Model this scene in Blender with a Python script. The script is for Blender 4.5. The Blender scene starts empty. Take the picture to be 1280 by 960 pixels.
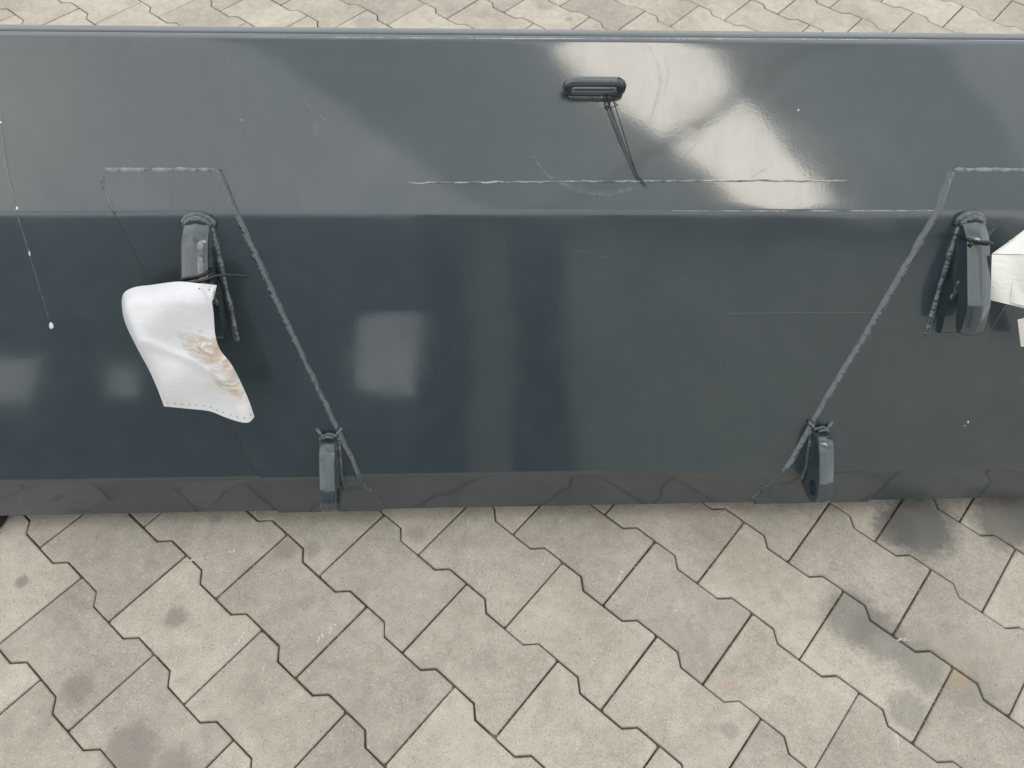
import bpy, bmesh, math, random
from mathutils import Vector, Matrix, noise
from mathutils.geometry import tessellate_polygon
random.seed(7)
scene = bpy.context.scene
R = math.radians

# ------------------------------------------------------------------ camera
F_PX, PIT, ROL, CH = 1049.5, 0.949, 0.0557, 1.37      # focal length (px of 1280), pitch, roll, height
YAW = R(4.7)
cp, sp = math.cos(PIT), math.sin(PIT)
fwd = Vector((0, cp, -sp)); rt0 = Vector((1, 0, 0)); up0 = Vector((0, sp, cp))
cr, sr = math.cos(ROL), math.sin(ROL)
cam_r = rt0*cr + up0*sr; cam_u = -rt0*sr + up0*cr
CAM = Vector((0, 0, CH))
cd = bpy.data.cameras.new('camera'); cam = bpy.data.objects.new('camera', cd)
scene.collection.objects.link(cam)
m = Matrix.Identity(4)
for i in range(3):
    m[i][0] = cam_r[i]; m[i][1] = cam_u[i]; m[i][2] = -fwd[i]; m[i][3] = CAM[i]
cam.matrix_world = m
cd.sensor_width = 36; cd.lens = F_PX/1280*36; cd.clip_end = 500; cd.clip_start = .02
scene.camera = cam

def ray(px, py):
    return (cam_r*(px-640)/F_PX + cam_u*(480-py)/F_PX + fwd).normalized()

# ------------------------------------------------------------------ bucket profile (y, z in the bucket's own frame)
EX = Vector((math.cos(YAW), math.sin(YAW), 0)); EY = Vector((-math.sin(YAW), math.cos(YAW), 0))
P_B, P_F2, P_CR, P_F1, P_T = (.6793, .05), (.6946, .1365), None, (.9444, .4932), (1.1658, 0.6370)
def v2(a): return Vector((a[0], a[1]))
B2, F22, F12, T2 = v2(P_B), v2(P_F2), v2(P_F1), v2(P_T)
def arc_corner(p0, p1, p2, r, n=8):
    d1 = (p0-p1).normalized(); d2 = (p2-p1).normalized()
    ang = d1.angle(d2); t = r/math.tan(ang/2)
    a = p1+d1*t; b = p1+d2*t
    c = p1+(d1+d2).normalized()*(r/math.sin(ang/2))
    out = []
    for i in range(n+1):
        v = (a-c).lerp(b-c, i/n).normalized()*r
        out.append(c+v)
    return out
# faint crease across the middle panel
tm = .655
crease = F22.lerp(F12, tm) + Vector((-math.sin(R(55)), math.cos(R(55))))*.0012
E1 = T2 + Vector((.013, .001)); E2 = E1 + Vector((.004, -.03))
prof = [B2] + arc_corner(B2, F22, crease, .035) + [crease] + arc_corner(crease, F12, T2, .022) + \
       arc_corner(F12, T2, E1, .010, 8) + arc_corner(T2, E1, E2, .004, 6) + [E2]
# resample the long straight pieces so things can bend along them
S = [0.0]
for a, b in zip(prof, prof[1:]): S.append(S[-1]+(b-a).length)
STOT = S[-1]
nrm = []
seg = [(b-a).normalized() for a, b in zip(prof, prof[1:])]
for i in range(len(prof)):
    t = seg[min(i, len(seg)-1)] if i == 0 else (seg[i-1] if i == len(prof)-1 else (seg[i-1]+seg[i]).normalized())
    nrm.append(Vector((-t[1], t[0])))
def surf(x, s, q=0.0):
    """bucket frame point on the skin at x, arc length s, lifted by q"""
    s = max(0, min(STOT-1e-6, s))
    for i in range(len(seg)):
        if s <= S[i+1]: break
    k = (s-S[i])/(S[i+1]-S[i])
    p = prof[i].lerp(prof[i+1], k); n = nrm[i].lerp(nrm[i+1], k).normalized() if (S[i+1]-S[i]) < .02 else Vector((-seg[i][1], seg[i][0]))
    p = p + n*q
    return Vector((x, p[0], p[1]))
def hit(px, py):
    """pixel of the photograph -> (x, s) on the bucket skin"""
    d = ray(px, py); o = Vector((CAM.dot(EX), CAM.dot(EY), CAM.z)); d = Vector((d.dot(EX), d.dot(EY), d.z))
    best = None
    for i in range(len(seg)-1):
        a = prof[i]; t = seg[i]; n = Vector((-t[1], t[0]))
        den = d.y*n[0]+d.z*n[1]
        if abs(den) < 1e-9: continue
        k = ((a[0]-o.y)*n[0]+(a[1]-o.z)*n[1])/den
        if k <= 0: continue
        p = o+d*k
        s = (p.y-a[0])*t[0]+(p.z-a[1])*t[1]
        L = S[i+1]-S[i]
        if -1e-4 <= s <= L+1e-4 and (best is None or k < best[0]): best = (k, p.x, S[i]+s)
    if best is None: return None
    return best[1], best[2]
def w2b(P): return Vector((P.dot(EX), P.dot(EY), P.z))
def b2w(v): return EX*v.x+EY*v.y+Vector((0, 0, v.z))
MN = Vector((-math.sin(R(55)), math.cos(R(55))))     # normal and up-slope direction of the middle panel
MT = Vector((math.cos(R(55)), math.sin(R(55))))
def mid(x, t, q):                                     # point in the middle panel's frame
    p = F22 + MT*t + MN*q
    return Vector((x, p[0], p[1]))
def at_q(px, py, q):
    """pixel -> bucket frame point on a sheet parallel to the middle panel, q off it"""
    d = ray(px, py); o = w2b(CAM); d = w2b(d)
    k = (q - ((o.y-F22[0])*MN[0]+(o.z-F22[1])*MN[1]))/(d.y*MN[0]+d.z*MN[1])
    return o+d*k
def ground(px, py, z=0.0):
    d = ray(px, py); return CAM + d*((z-CH)/d.z)

# direction mirrored by the upper panel where the bright patch lies: that is where the hazy sun stands
def mirror(px, py, n2):
    d = ray(px, py); N = EY*n2[0]+Vector((0, 0, n2[1])); return d-N*(2*d.dot(N))
NT = Vector((-(T2-F12)[1], (T2-F12)[0])).normalized()
SUN = mirror(868, 150, NT).normalized()
sun_el = math.asin(SUN.z); sun_az = math.atan2(SUN.x, SUN.y)

# ------------------------------------------------------------------ world, sun, exposure
w = bpy.data.worlds.new('World'); scene.world = w; w.use_nodes = True
nt = w.node_tree; nt.nodes.clear()
def N(t, typ, **k):
    n = t.nodes.new(typ)
    for a, b in k.items():
        if a.startswith('_'): n.inputs[a[1:].replace('_', ' ')].default_value = b
        else: setattr(n, a, b)
    return n
def ramp(t, fac, stops, interp='LINEAR'):
    r = t.nodes.new('ShaderNodeValToRGB'); r.color_ramp.interpolation = interp
    while len(r.color_ramp.elements) < len(stops): r.color_ramp.elements.new(.5)
    for e, (p, c) in zip(r.color_ramp.elements, stops):
        e.position = p; e.color = (c, c, c, 1) if isinstance(c, (int, float)) else (*c, 1)
    t.links.new(fac, r.inputs[0]); return r.outputs[0]
def mth(t, op, a, b=None, clamp=False):
    n = t.nodes.new('ShaderNodeMath'); n.operation = op; n.use_clamp = clamp
    for i, v in enumerate((a, b)):
        if v is None: continue
        if isinstance(v, (int, float)): n.inputs[i].default_value = v
        else: t.links.new(v, n.inputs[i])
    return n.outputs[0]
def mix(t, fac, a, b, mode='MIX'):
    n = t.nodes.new('ShaderNodeMix'); n.data_type = 'RGBA'; n.blend_type = mode
    for i, v in ((0, fac), (6, a), (7, b)):
        if isinstance(v, (int, float)): n.inputs[i].default_value = v if i == 0 else (v, v, v, 1)
        elif isinstance(v, tuple): n.inputs[i].default_value = (*v, 1)
        else: t.links.new(v, n.inputs[i])
    return n.outputs[2]
sky = N(nt, 'ShaderNodeTexSky', sky_type='NISHITA', sun_disc=False, sun_elevation=sun_el, sun_rotation=sun_az)
tc = nt.nodes.new('ShaderNodeTexCoord')
mp = N(nt, 'ShaderNodeMapping'); mp.inputs['Scale'].default_value = (1, 1, 1.8)
nt.links.new(tc.outputs['Generated'], mp.inputs[0])
cl = N(nt, 'ShaderNodeTexNoise', _Scale=2.6, _Detail=7.0, _Roughness=.55, _Distortion=.4)
nt.links.new(mp.outputs[0], cl.inputs['Vector'])
cloud = ramp(nt, cl.outputs['Fac'], [(.30, (8.0, 8.9, 9.8)), (.52, (11.6, 11.8, 11.8)), (.72, (17., 16.4, 15.4))])
cover = ramp(nt, cl.outputs['Fac'], [(.22, .75), (.45, 1.0)])
col = mix(nt, cover, sky.outputs[0], cloud)
bg = nt.nodes.new('ShaderNodeBackground'); bg.inputs[1].default_value = .112
nt.links.new(col, bg.inputs[0])
wo = nt.nodes.new('ShaderNodeOutputWorld'); nt.links.new(bg.outputs[0], wo.inputs[0])
sl = bpy.data.lights.new('sun', 'SUN'); sl.energy = .6; sl.angle = R(20); sl.color = (1, .91, .77)
so = bpy.data.objects.new('sun', sl); scene.collection.objects.link(so)
so.rotation_euler = SUN.to_track_quat('Z', 'Y').to_euler(); so.location = SUN*20
scene.view_settings.view_transform = 'Standard'; scene.view_settings.look = 'None'
scene.view_settings.exposure = .17; scene.view_settings.gamma = 1

# ------------------------------------------------------------------ materials
def mat(name, col=(.5, .5, .5), rough=.5, **k):
    mm = bpy.data.materials.new(name); mm.use_nodes = True
    b = mm.node_tree.nodes['Principled BSDF']
    b.inputs['Base Color'].default_value = (*col, 1); b.inputs['Roughness'].default_value = rough
    for a, v in k.items(): b.inputs[a.replace('_', ' ')].default_value = v
    return mm, mm.node_tree, b
def bump(t, h, strength, dist, normal=None):
    n = t.nodes.new('ShaderNodeBump'); n.inputs['Strength'].default_value = strength; n.inputs['Distance'].default_value = dist
    t.links.new(h, n.inputs['Height'])
    if normal: t.links.new(normal, n.inputs['Normal'])
    return n.outputs[0]
def tnoise(t, vec, scale, detail=3, rough=.5, dist=0):
    n = N(t, 'ShaderNodeTexNoise', _Scale=scale, _Detail=float(detail), _Roughness=rough, _Distortion=float(dist))
    if vec: t.links.new(vec, n.inputs['Vector'])
    return n.outputs['Fac']
def gpos(t): return t.nodes.new('ShaderNodeNewGeometry').outputs['Position']

def paint_material(name, weld=False):
    mm, t, b = mat(name, (.034, .046, .054), .34)
    g = gpos(t)
    n1 = tnoise(t, g, 3.0, 6, .6, .6); n2 = tnoise(t, g, 24, 5, .6); n3 = tnoise(t, g, 1500, 1)
    c = ramp(t, n1, [(.3, (.020, .0345, .043)), (.6, (.026, .0415, .050)), (.85, (.041, .056, .063))])
    c = mix(t, mth(t, 'MULTIPLY', ramp(t, n2, [(.5, 0), (.8, 1)]), .05), c, (.16, .165, .16))
    t.links.new(c, b.inputs['Base Color'])
    t.links.new(ramp(t, n2, [(.3, .30), (.75, .42)]), b.inputs['Roughness'])
    b.inputs['Coat Weight'].default_value = .95
    if not weld:
        mpx = N(t, 'ShaderNodeMapping'); mpx.inputs['Scale'].default_value = (1.0, .35, .35); mpx.inputs['Rotation'].default_value = (0, 0, .5); t.links.new(g, mpx.inputs[0])
        t.links.new(ramp(t, tnoise(t, mpx.outputs[0], 34, 7, .72, 1.2), [(.34, .88), (.55, .96), (.7, 1.0)]), b.inputs['Coat Weight'])
    b.inputs['Specular IOR Level'].default_value = .4; b.inputs['Coat IOR'].default_value = 1.72
    rr = tnoise(t, g, 9, 6, .65, .8)
    t.links.new(ramp(t, rr, [(.3, .05), (.75, .115)]) if not weld else ramp(t, rr, [(.3, .03), (.75, .10)]), b.inputs['Coat Roughness'])
    wv = tnoise(t, g, 5.5, 1, .4)
    op = tnoise(t, g, 260 if not weld else 170, 2, .5)
    nn = bump(t, wv, .34, .004)
    nn = bump(t, op, .03 if not weld else .9, .0007 if not weld else .0016, nn)
    t.links.new(nn, b.inputs['Normal']); t.links.new(nn, b.inputs['Coat Normal'])
    return mm
WELDP, tw_, bw_ = mat('weld_painted_glint', (.2, .2, .2), .22)  # paler colour stands in for glints on the top welds
tw_.links.new(ramp(tw_, tnoise(tw_, gpos(tw_), 70, 3, .6), [(.38, (.09, .105, .11)), (.62, (.24, .245, .24))]), bw_.inputs['Base Color'])
tw_.links.new(bump(tw_, tnoise(tw_, gpos(tw_), 200, 2), .5, .0008), bw_.inputs['Normal'])
SEAM, ts_, bs_ = mat('pale_seam_ridge', (.30, .32, .32), .4)  # seam ridge mottled between dark and pale grey
ts_.links.new(ramp(ts_, tnoise(ts_, gpos(ts_), 45, 4, .7), [(.38, (.07, .09, .10)), (.62, (.42, .43, .42))]), bs_.inputs['Base Color'])
PAINT = paint_material('anthracite_gloss_paint')
WELD = paint_material('anthracite_paint_over_weld', True)
CHIP, _, _ = mat('bare_chip', (.75, .74, .70), .5)
def scuff_material():
    mm, t, b = mat('dull_scuff', (.30, .33, .34), .55)
    n = tnoise(t, gpos(t), 130, 3, .7)
    t.links.new(ramp(t, n, [(.42, 0.02), (.7, .42)]), b.inputs['Alpha'])
    return mm
SCUFF = scuff_material()
def faint_material():
    mm, t, b = mat('faint_scuff', (.32, .35, .36), .6)
    n = tnoise(t, gpos(t), 60, 3, .7)
    t.links.new(ramp(t, n, [(.38, 0.0), (.75, .22)]), b.inputs['Alpha'])
    return mm
FAINT = faint_material()
BLACK, tb, bb = mat('black_nylon', (.012, .012, .013), .38)
RUB, tb, bb = mat('black_rubber', (.012, .012, .013), .55)
tb.links.new(bump(tb, tnoise(tb, gpos(tb), 300, 3), .3, .001), bb.inputs['Normal'])

def paver_material():
    mm, t, b = mat('concrete_paver', (.4, .38, .34), .88)
    g = gpos(t)
    oi = t.nodes.new('ShaderNodeObjectInfo')
    blot = tnoise(t, g, 5.5, 6, .65, .5); med = tnoise(t, g, 40, 6, .7); fine = tnoise(t, g, 480, 3, .7)
    grit = N(t, 'ShaderNodeTexVoronoi', _Scale=330.0); t.links.new(g, grit.inputs['Vector'])
    c = ramp(t, blot, [(.3, (.37, .332, .275)), (.5, (.455, .41, .345)), (.72, (.54, .49, .415))])
    c = mix(t, 1.0, c, ramp(t, med, [(.25, .80), (.5, .98), (.78, 1.12)]), 'MULTIPLY')
    c = mix(t, 1.0, c, ramp(t, fine, [(.28, .66), (.5, 1.0), (.75, 1.20)]), 'MULTIPLY')
    c = mix(t, 1.0, c, ramp(t, oi.outputs['Random'], [(0, .85), (1, 1.10)]), 'MULTIPLY')
    # light and dark grains
    gc = N(t, 'ShaderNodeSeparateColor'); t.links.new(grit.outputs['Color'], gc.inputs[0])
    near = ramp(t, grit.outputs['Distance'], [(.25, 1), (.5, 0)])
    c = mix(t, mth(t, 'MULTIPLY', mth(t, 'MULTIPLY', mth(t, 'GREATER_THAN', gc.outputs[0], .95), near), .4), c, (.72, .70, .64))
    c = mix(t, mth(t, 'MULTIPLY', mth(t, 'MULTIPLY', mth(t, 'LESS_THAN', gc.outputs[0], .06), near), .6), c, (.16, .14, .12))
    # pale scrapes, short and stretched
    mp1 = N(t, 'ShaderNodeMapping'); mp1.inputs['Rotation'].default_value = (0, 0, R(24)); mp1.inputs['Scale'].default_value = (90, 11, 1)
    t.links.new(g, mp1.inputs[0])
    sc = tnoise(t, mp1.outputs[0], 1.0, 2, .5)
    c = mix(t, mth(t, 'MULTIPLY', ramp(t, sc, [(.735, 0), (.80, 1)]), .55), c, (.66, .63, .57))
    # stains with a place and a size of their own
    scr = tnoise(t, g, 7.3, 5, .72, 2.2); ring_ = mth(t, 'ABSOLUTE', mth(t, 'SUBTRACT', scr, .52))
    c = mix(t, mth(t, 'MULTIPLY', ramp(t, ring_, [(.0, 1), (.012, 0)]), mth(t, 'MULTIPLY', ramp(t, med, [(.5, 0), (.62, 1)]), .35)), c, (.62, .59, .53))
    spots = [(220, 771, 15, .62, (.20, .18, .165)), (97, 862, 20, .60, (.20, .18, .165)), (165, 935, 34, .62, (.19, .17, .155)), (215, 958, 26, .5, (.2, .18, .16)),
             (1150, 655, 48, .85, (.12, .115, .11)), (1118, 660, 30, .7, (.12, .115, .11)), (1258, 650, 44, .8, (.15, .14, .13)), (1290, 640, 40, .7, (.15, .14, .13)),
             (1065, 770, 40, .62, (.17, .16, .15)), (1100, 795, 38, .6, (.19, .175, .16)), (1150, 832, 34, .55, (.2, .185, .17)), (1135, 890, 26, .55, (.2, .185, .165)),
             (1210, 862, 26, .4, (.22, .2, .18)), (392, 686, 12, .4, (.2, .18, .17)), (358, 687, 15, .4, (.22, .2, .18)), (27, 727, 8, .6, (.17, .16, .15)), (270, 650, 9, .35, (.2, .18, .17)),
             (521, 668, 13, .35, (.22, .2, .18)), (912, 913, 12, .45, (.2, .19, .18)), (905, 857, 9, .35, (.46, .31, .22)), (270, 912, 22, .35, (.24, .22, .19)),
             (1198, 845, 18, .4, (.42, .33, .2)), (712, 24, 5, .5, (.2, .19, .18)), (680, 5, 16, .4, (.24, .23, .22)), (455, 27, 14, .25, (.25, .23, .21))]
    dn = tnoise(t, g, 55, 6, .78)
    for px, py, rp, a, cc in spots:
        p = ground(px, py); r = rp*(p-CAM).length/F_PX
        vm = t.nodes.new('ShaderNodeVectorMath'); vm.operation = 'DISTANCE'; t.links.new(g, vm.inputs[0]); vm.inputs[1].default_value = p
        d = mth(t, 'DIVIDE', vm.outputs['Value'], r)
        d = mth(t, 'ADD', d, mth(t, 'MULTIPLY', mth(t, 'SUBTRACT', dn, .5), 1.1))
        f = ramp(t, d, [(.45, 1), (1.0, .0)], 'EASE') if False else ramp(t, mth(t, 'MULTIPLY', d, .6), [(.30, 1), (.66, 0)], 'EASE')
        c = mix(t, mth(t, 'MULTIPLY', f, a), c, cc)
    t.links.new(c, b.inputs['Base Color'])
    h = mth(t, 'ADD', mth(t, 'MULTIPLY', fine, .6), mth(t, 'MULTIPLY', med, .5))
    nn = bump(t, h, .55, .0022)
    nn = bump(t, tnoise(t, g, 11, 3), .5, .004, nn)
    t.links.new(nn, b.inputs['Normal'])
    return mm
PAVER = paver_material()
def ground_material():
    mm, t, b = mat('joint_sand', (.1, .08, .06), .95)
    g = gpos(t)
    n = tnoise(t, g, 30, 5, .7); f = tnoise(t, g, 700, 2)
    c = ramp(t, n, [(.3, (.07, .048, .03)), (.5, (.15, .11, .07)), (.70, (.34, .28, .19))])
    c = mix(t, 1.0, c, ramp(t, f, [(.3, .6), (.7, 1.3)]), 'MULTIPLY')
    vm = t.nodes.new('ShaderNodeVectorMath'); vm.operation = 'LENGTH'; t.links.new(g, vm.inputs[0])
    c = mix(t, ramp(t, mth(t, 'MULTIPLY', vm.outputs['Value'], .1), [(.40, 0), (.46, 1)]), c, (.38, .355, .31))
    t.links.new(c, b.inputs['Base Color']); t.links.new(bump(t, f, .6, .002), b.inputs['Normal'])
    return mm
SAND = ground_material()

# ------------------------------------------------------------------ mesh helpers
coll = scene.collection
def link(name, me, mt, parent=None, smooth=False):
    o = bpy.data.objects.new(name, me); coll.objects.link(o)
    if mt and not me.materials: me.materials.append(mt)
    if parent: o.parent = parent
    if smooth:
        for p in me.polygons: p.use_smooth = True
    return o
def mesh(name, vs, fs): 
    me = bpy.data.meshes.new(name); me.from_pydata([tuple(v) for v in vs], [], fs); me.update(); return me
def fixn(me):
    bm = bmesh.new(); bm.from_mesh(me); bmesh.ops.recalc_face_normals(bm, faces=bm.faces); bm.to_mesh(me); bm.free(); return me
def tagit(o, label=None, cat=None, group=None, kind=None):
    for k, v in (('label', label), ('category', cat), ('group', group), ('kind', kind)):
        if v: o[k] = v
    return o
def sharp(me, ang):
    me.set_sharp_from_angle(angle=ang)

# bucket-local offset (the Empty stands at the bucket's base)
OB = Vector((.07, .90, 0))
bucket = bpy.data.objects.new('excavator_bucket', None); coll.objects.link(bucket)
bucket.name = 'loader_bucket'
bucket.location = b2w(OB); bucket.rotation_euler = (0, 0, YAW)
tagit(bucket, 'dark anthracite painted steel loader bucket seen from behind, lying on grey concrete paving', 'bucket')
def BL(v): return v-OB

# ------------------------------------------------------------------ ground and pavers
gm = mesh('ground', [(-60, -60, -.007), (60, -60, -.007), (60, 60, -.007), (-60, 60, -.007)], [(0, 1, 2, 3)])
tagit(link('ground', gm, SAND), kind='structure')
TH, U0, V0, PL, PW, PP = .6582, -.7865, .0471, .2, .157, .1396
UD = Vector((math.cos(TH), -math.sin(TH), 0)); VD = Vector((math.sin(TH), math.cos(TH), 0))
def paver_outline():
    f, s, d = .041, .018, PW-PP; h = PL/2; wv = PW/2; q = h-f
    up = [(h, -wv), (h, wv), (q, wv), (q-s, wv-d), (-q+s, wv-d), (-q, wv), (-h, wv), (-h, -wv), (-q, -wv), (-q+s, -wv+d), (q-s, -wv+d), (q, -wv)]
    return [Vector(p) for p in up]
def inset(poly, g):
    out = []; n = len(poly)
    for i in range(n):
        a, b, c = poly[i-1], poly[i], poly[(i+1) % n]
        d1 = (b-a).normalized(); d2 = (c-b).normalized()
        n1 = Vector((-d1[1], d1[0])); n2 = Vector((-d2[1], d2[0]))
        k = g/(1+n1.dot(n2)); out.append(b+(n1+n2)*k)
    return out
def paver_geom(seed, rnd):
    rr = random.Random(seed)
    base = paver_outline()
    # cut the outer corners a little so they read as worn
    pts = []
    for i, p in enumerate(base):
        a, c = base[i-1], base[(i+1) % len(base)]
        if i in (0, 1, 6, 7, 2, 5, 8, 11):
            k = rr.uniform(.002, .0045) if i in (0, 1, 6, 7) else .0015
            pts += [p+(a-p).normalized()*k, p+(c-p).normalized()*k]
        else: pts.append(p)
    w1 = inset(pts, .0011+rr.uniform(0, .0004)); w1 = [p+Vector((rr.uniform(-1, 1), rr.uniform(-1, 1)))*.0003 for p in w1]
    w2 = inset(w1, .0009); w3 = inset(w1, .0021)
    n = len(w1)
    vs = [(p[0], p[1], -.03) for p in w1]+[(p[0], p[1], -.0022) for p in w1]+[(p[0], p[1], -.0006) for p in w2]+[(p[0], p[1], 0) for p in w3]
    fs = []
    for r in range(3):
        for i in range(n): j = (i+1) % n; fs.append((r*n+i, r*n+j, (r+1)*n+j, (r+1)*n+i))
    fs.append(tuple(range(3*n, 4*n)))
    return vs, fs
variants = []
for i in range(4):
    vs, fs = paver_geom(i, None); me = mesh('paver', vs, fs)
    for k, p in enumerate(me.polygons): p.use_smooth = False
    me.materials.append(PAVER); variants.append((me, vs, fs))
paving = bpy.data.objects.new('paving', None); coll.objects.link(paving); tagit(paving, kind='structure')
def project(P):
    v = P-CAM; z = v.dot(fwd)
    if z <= .05: return None
    return 640+F_PX*v.dot(cam_r)/z, 480-F_PX*v.dot(cam_u)/z
fvs, ffs = [], []
cnt = 0
for r in range(-60, 60):
    for k in range(-45, 45):
        c = UD*((k+.5+(r % 2)/2)*PL+U0)+VD*(r*PP+V0)
        if abs(c.x) > 4 or c.y < -4 or c.y > 4.2: continue
        rr = random.Random(r*1000+k)
        vi = rr.randrange(4); flip = rr.random() < .5
        rz = -TH+(math.pi if flip else 0)+rr.uniform(-.004, .004)
        M = Matrix.Translation(c+Vector((rr.uniform(-.0005, .0005), rr.uniform(-.0005, .0005), rr.uniform(-.0012, .0006)))) @ Matrix.Rotation(rz, 4, 'Z') @ \
            Matrix.Rotation(rr.uniform(-.006, .006), 4, 'X') @ Matrix.Rotation(rr.uniform(-.006, .006), 4, 'Y')
        vis = False
        for du, dv in ((0, 0), (.1, .07), (-.1, .07), (.1, -.07), (-.1, -.07)):
            pp = project(c+UD*du+VD*dv)
            if pp and -15 < pp[0] < 1295 and -12 < pp[1] < 975 and not (52 < pp[1] < 612): vis = True
        if vis:
            o = bpy.data.objects.new('paver', variants[vi][0]); coll.objects.link(o); o.parent = paving; o.matrix_world = M; cnt += 1
        else:
            b0 = len(fvs); fvs += [M @ Vector(v) for v in variants[vi][1]]; ffs += [tuple(b0+i for i in f) for f in variants[vi][2]]
print('pavers', cnt, 'field faces', len(ffs))
fo = link('surrounding_pavers', mesh('surrounding_pavers', fvs, ffs), PAVER, paving); tagit(fo, kind='stuff')

# loose grit and small debris lying on the paving and in the joints
gv, gf = [], []; rg = random.Random(5)
for i in range(900):
    p = ground(rg.uniform(-20, 1300), rg.choice((rg.uniform(640, 980), rg.uniform(640, 980), rg.uniform(-5, 34))))
    if rg.random() < .55:                       # settle in a straight joint
        k = round((p.dot(VD)-V0)/PP); u = round((p.dot(UD)-U0)/PL-(k % 2)/2)
        p = UD*((u+(k % 2)/2)*PL+U0)+VD*(k*PP+V0+rg.uniform(-.075, .075)); z = -.0035
    else: z = .0
    rad = rg.uniform(.0005, .0013); b0 = len(gv)
    for d_ in ((1, 0, 0), (-1, 0, 0), (0, 1, 0), (0, -1, 0), (0, 0, .8), (0, 0, -.5)):
        gv.append(Vector((p.x, p.y, z+rad*.4))+Vector(d_)*rad*rg.uniform(.7, 1.3))
    for a_, b_, c_ in ((0, 2, 4), (2, 1, 4), (1, 3, 4), (3, 0, 4), (2, 0, 5), (1, 2, 5), (3, 1, 5), (0, 3, 5)): gf.append((b0+a_, b0+b_, b0+c_))
GRIT, tg_, bg_ = mat('grit', (.3, .25, .18), .9)
tg_.links.new(ramp(tg_, tnoise(tg_, gpos(tg_), 60, 2), [(.35, (.14, .11, .08)), (.5, (.42, .36, .27)), (.65, (.62, .57, .47))]), bg_.inputs['Base Color'])
tagit(link('grit', mesh('grit', gv, gf), GRIT, paving), kind='stuff')

def scrape(pix, wpx, seed):
    P = [ground(*p, z=.0011) for p in cat2(pix, 6)]; vs, fs = [], []; n = len(P)
    for i, p in enumerate(P):
        t_ = (P[min(n-1, i+1)]-P[max(0, i-1)]).normalized(); nn = Vector((-t_.y, t_.x, 0)); w_ = wpx*.00065*(.3+.7*math.sin(math.pi*(i+.5)/n))*(1+.7*noise.noise(Vector((i*.9, seed, 0))))
        vs += [p+nn*w_, p-nn*w_]
    link('scrape_mark', mesh('scrape_mark', vs, [(2*i, 2*i+1, 2*i+3, 2*i+2) for i in range(n-1)]), SCRAPE, paving)
def cat2(pl, n=8):
    P = [Vector(p) for p in pl]; out = []
    for i in range(len(P)-1):
        p0, p1, p2, p3 = P[max(i-1, 0)], P[i], P[i+1], P[min(i+2, len(P)-1)]
        for k in range(n):
            t = k/n; out.append(tuple(.5*((2*p1)+(p2-p0)*t+(2*p0-5*p1+4*p2-p3)*t*t+(3*p1-p0-3*p2+p3)*t**3)))
    out.append(tuple(P[-1])); return out
SCRAPE, tg_, bg_ = mat('chalky_scrape', (.66, .63, .56), .9)
tg_.links.new(ramp(tg_, tnoise(tg_, gpos(tg_), 220, 4, .75), [(.42, .0), (.6, .9)]), bg_.inputs['Alpha'])
for i, (pix, w_) in enumerate([([(225, 703), (240, 700), (255, 698)], 3), ([(255, 698), (268, 694), (280, 691)], 4), ([(286, 690), (296, 686)], 7), ([(348, 724), (352, 715), (357, 706)], 2.5),
        ([(221, 820), (225, 808)], 2.5), ([(286, 815), (298, 802), (305, 790)], 7), ([(395, 802), (410, 790), (421, 776)], 9), ([(770, 731), (775, 720), (779, 709)], 4), ([(765, 748), (772, 744)], 6),
        ([(806, 755), (809, 742), (812, 729)], 3), ([(738, 834), (743, 822), (746, 812)], 3), ([(675, 712), (680, 702), (684, 690)], 3), ([(800, 898), (803, 885), (802, 872)], 2.5), ([(843, 763), (847, 762)], 6),
        ([(968, 745), (972, 735)], 2.5), ([(1120, 800), (1132, 799), (1142, 802)], 5), ([(698, 657), (702, 648)], 2.5), ([(712, 940), (722, 935)], 5), ([(610, 738), (614, 722)], 2.5), ([(1120, 883), (1122, 870)], 2)]):
    scrape(pix, w_, i)

# ------------------------------------------------------------------ bucket shell
def strip_mesh(name, x0, x1, nx, ss, q0, q1, mt, parent):
    """solid sheet following the skin between arc lengths ss, from q0 to q1"""
    vs, fs = [], []
    nS = len(ss)
    for q in (q1, q0):
        for s in ss:
            for i in range(nx+1): vs.append(BL(surf(x0+(x1-x0)*i/nx, s, q)))
    def id_(l, j, i): return l*nS*(nx+1)+j*(nx+1)+i
    for j in range(nS-1):
        for i in range(nx):
            fs.append((id_(0, j, i), id_(0, j, i+1), id_(0, j+1, i+1), id_(0, j+1, i)))
            fs.append((id_(1, j, i), id_(1, j+1, i), id_(1, j+1, i+1), id_(1, j, i+1)))
    for i in range(nx):
        fs.append((id_(0, 0, i+1), id_(0, 0, i), id_(1, 0, i), id_(1, 0, i+1)))
        fs.append((id_(0, nS-1, i), id_(0, nS-1, i+1), id_(1, nS-1, i+1), id_(1, nS-1, i)))
    for j in range(nS-1):
        fs.append((id_(0, j, 0), id_(0, j+1, 0), id_(1, j+1, 0), id_(1, j, 0)))
        fs.append((id_(0, j+1, nx), id_(0, j, nx), id_(1, j, nx), id_(1, j+1, nx)))
    me = fixn(mesh(name, vs, fs)); o = link(name, me, mt, parent, True); sharp(me, R(40)); return o
XL, XR = -1.06, 1.20
s_fine = sorted(set([round(s, 6) for s in S] + [S[-1]*i/60 for i in range(61)]))
s_top = None
for s, p in zip(S, prof):
    if p == prof[-1]: s_top = s
# full skin
strip_mesh('back_plate', XL, XR, 24, s_fine, -.008, 0, PAINT, bucket)
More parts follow.
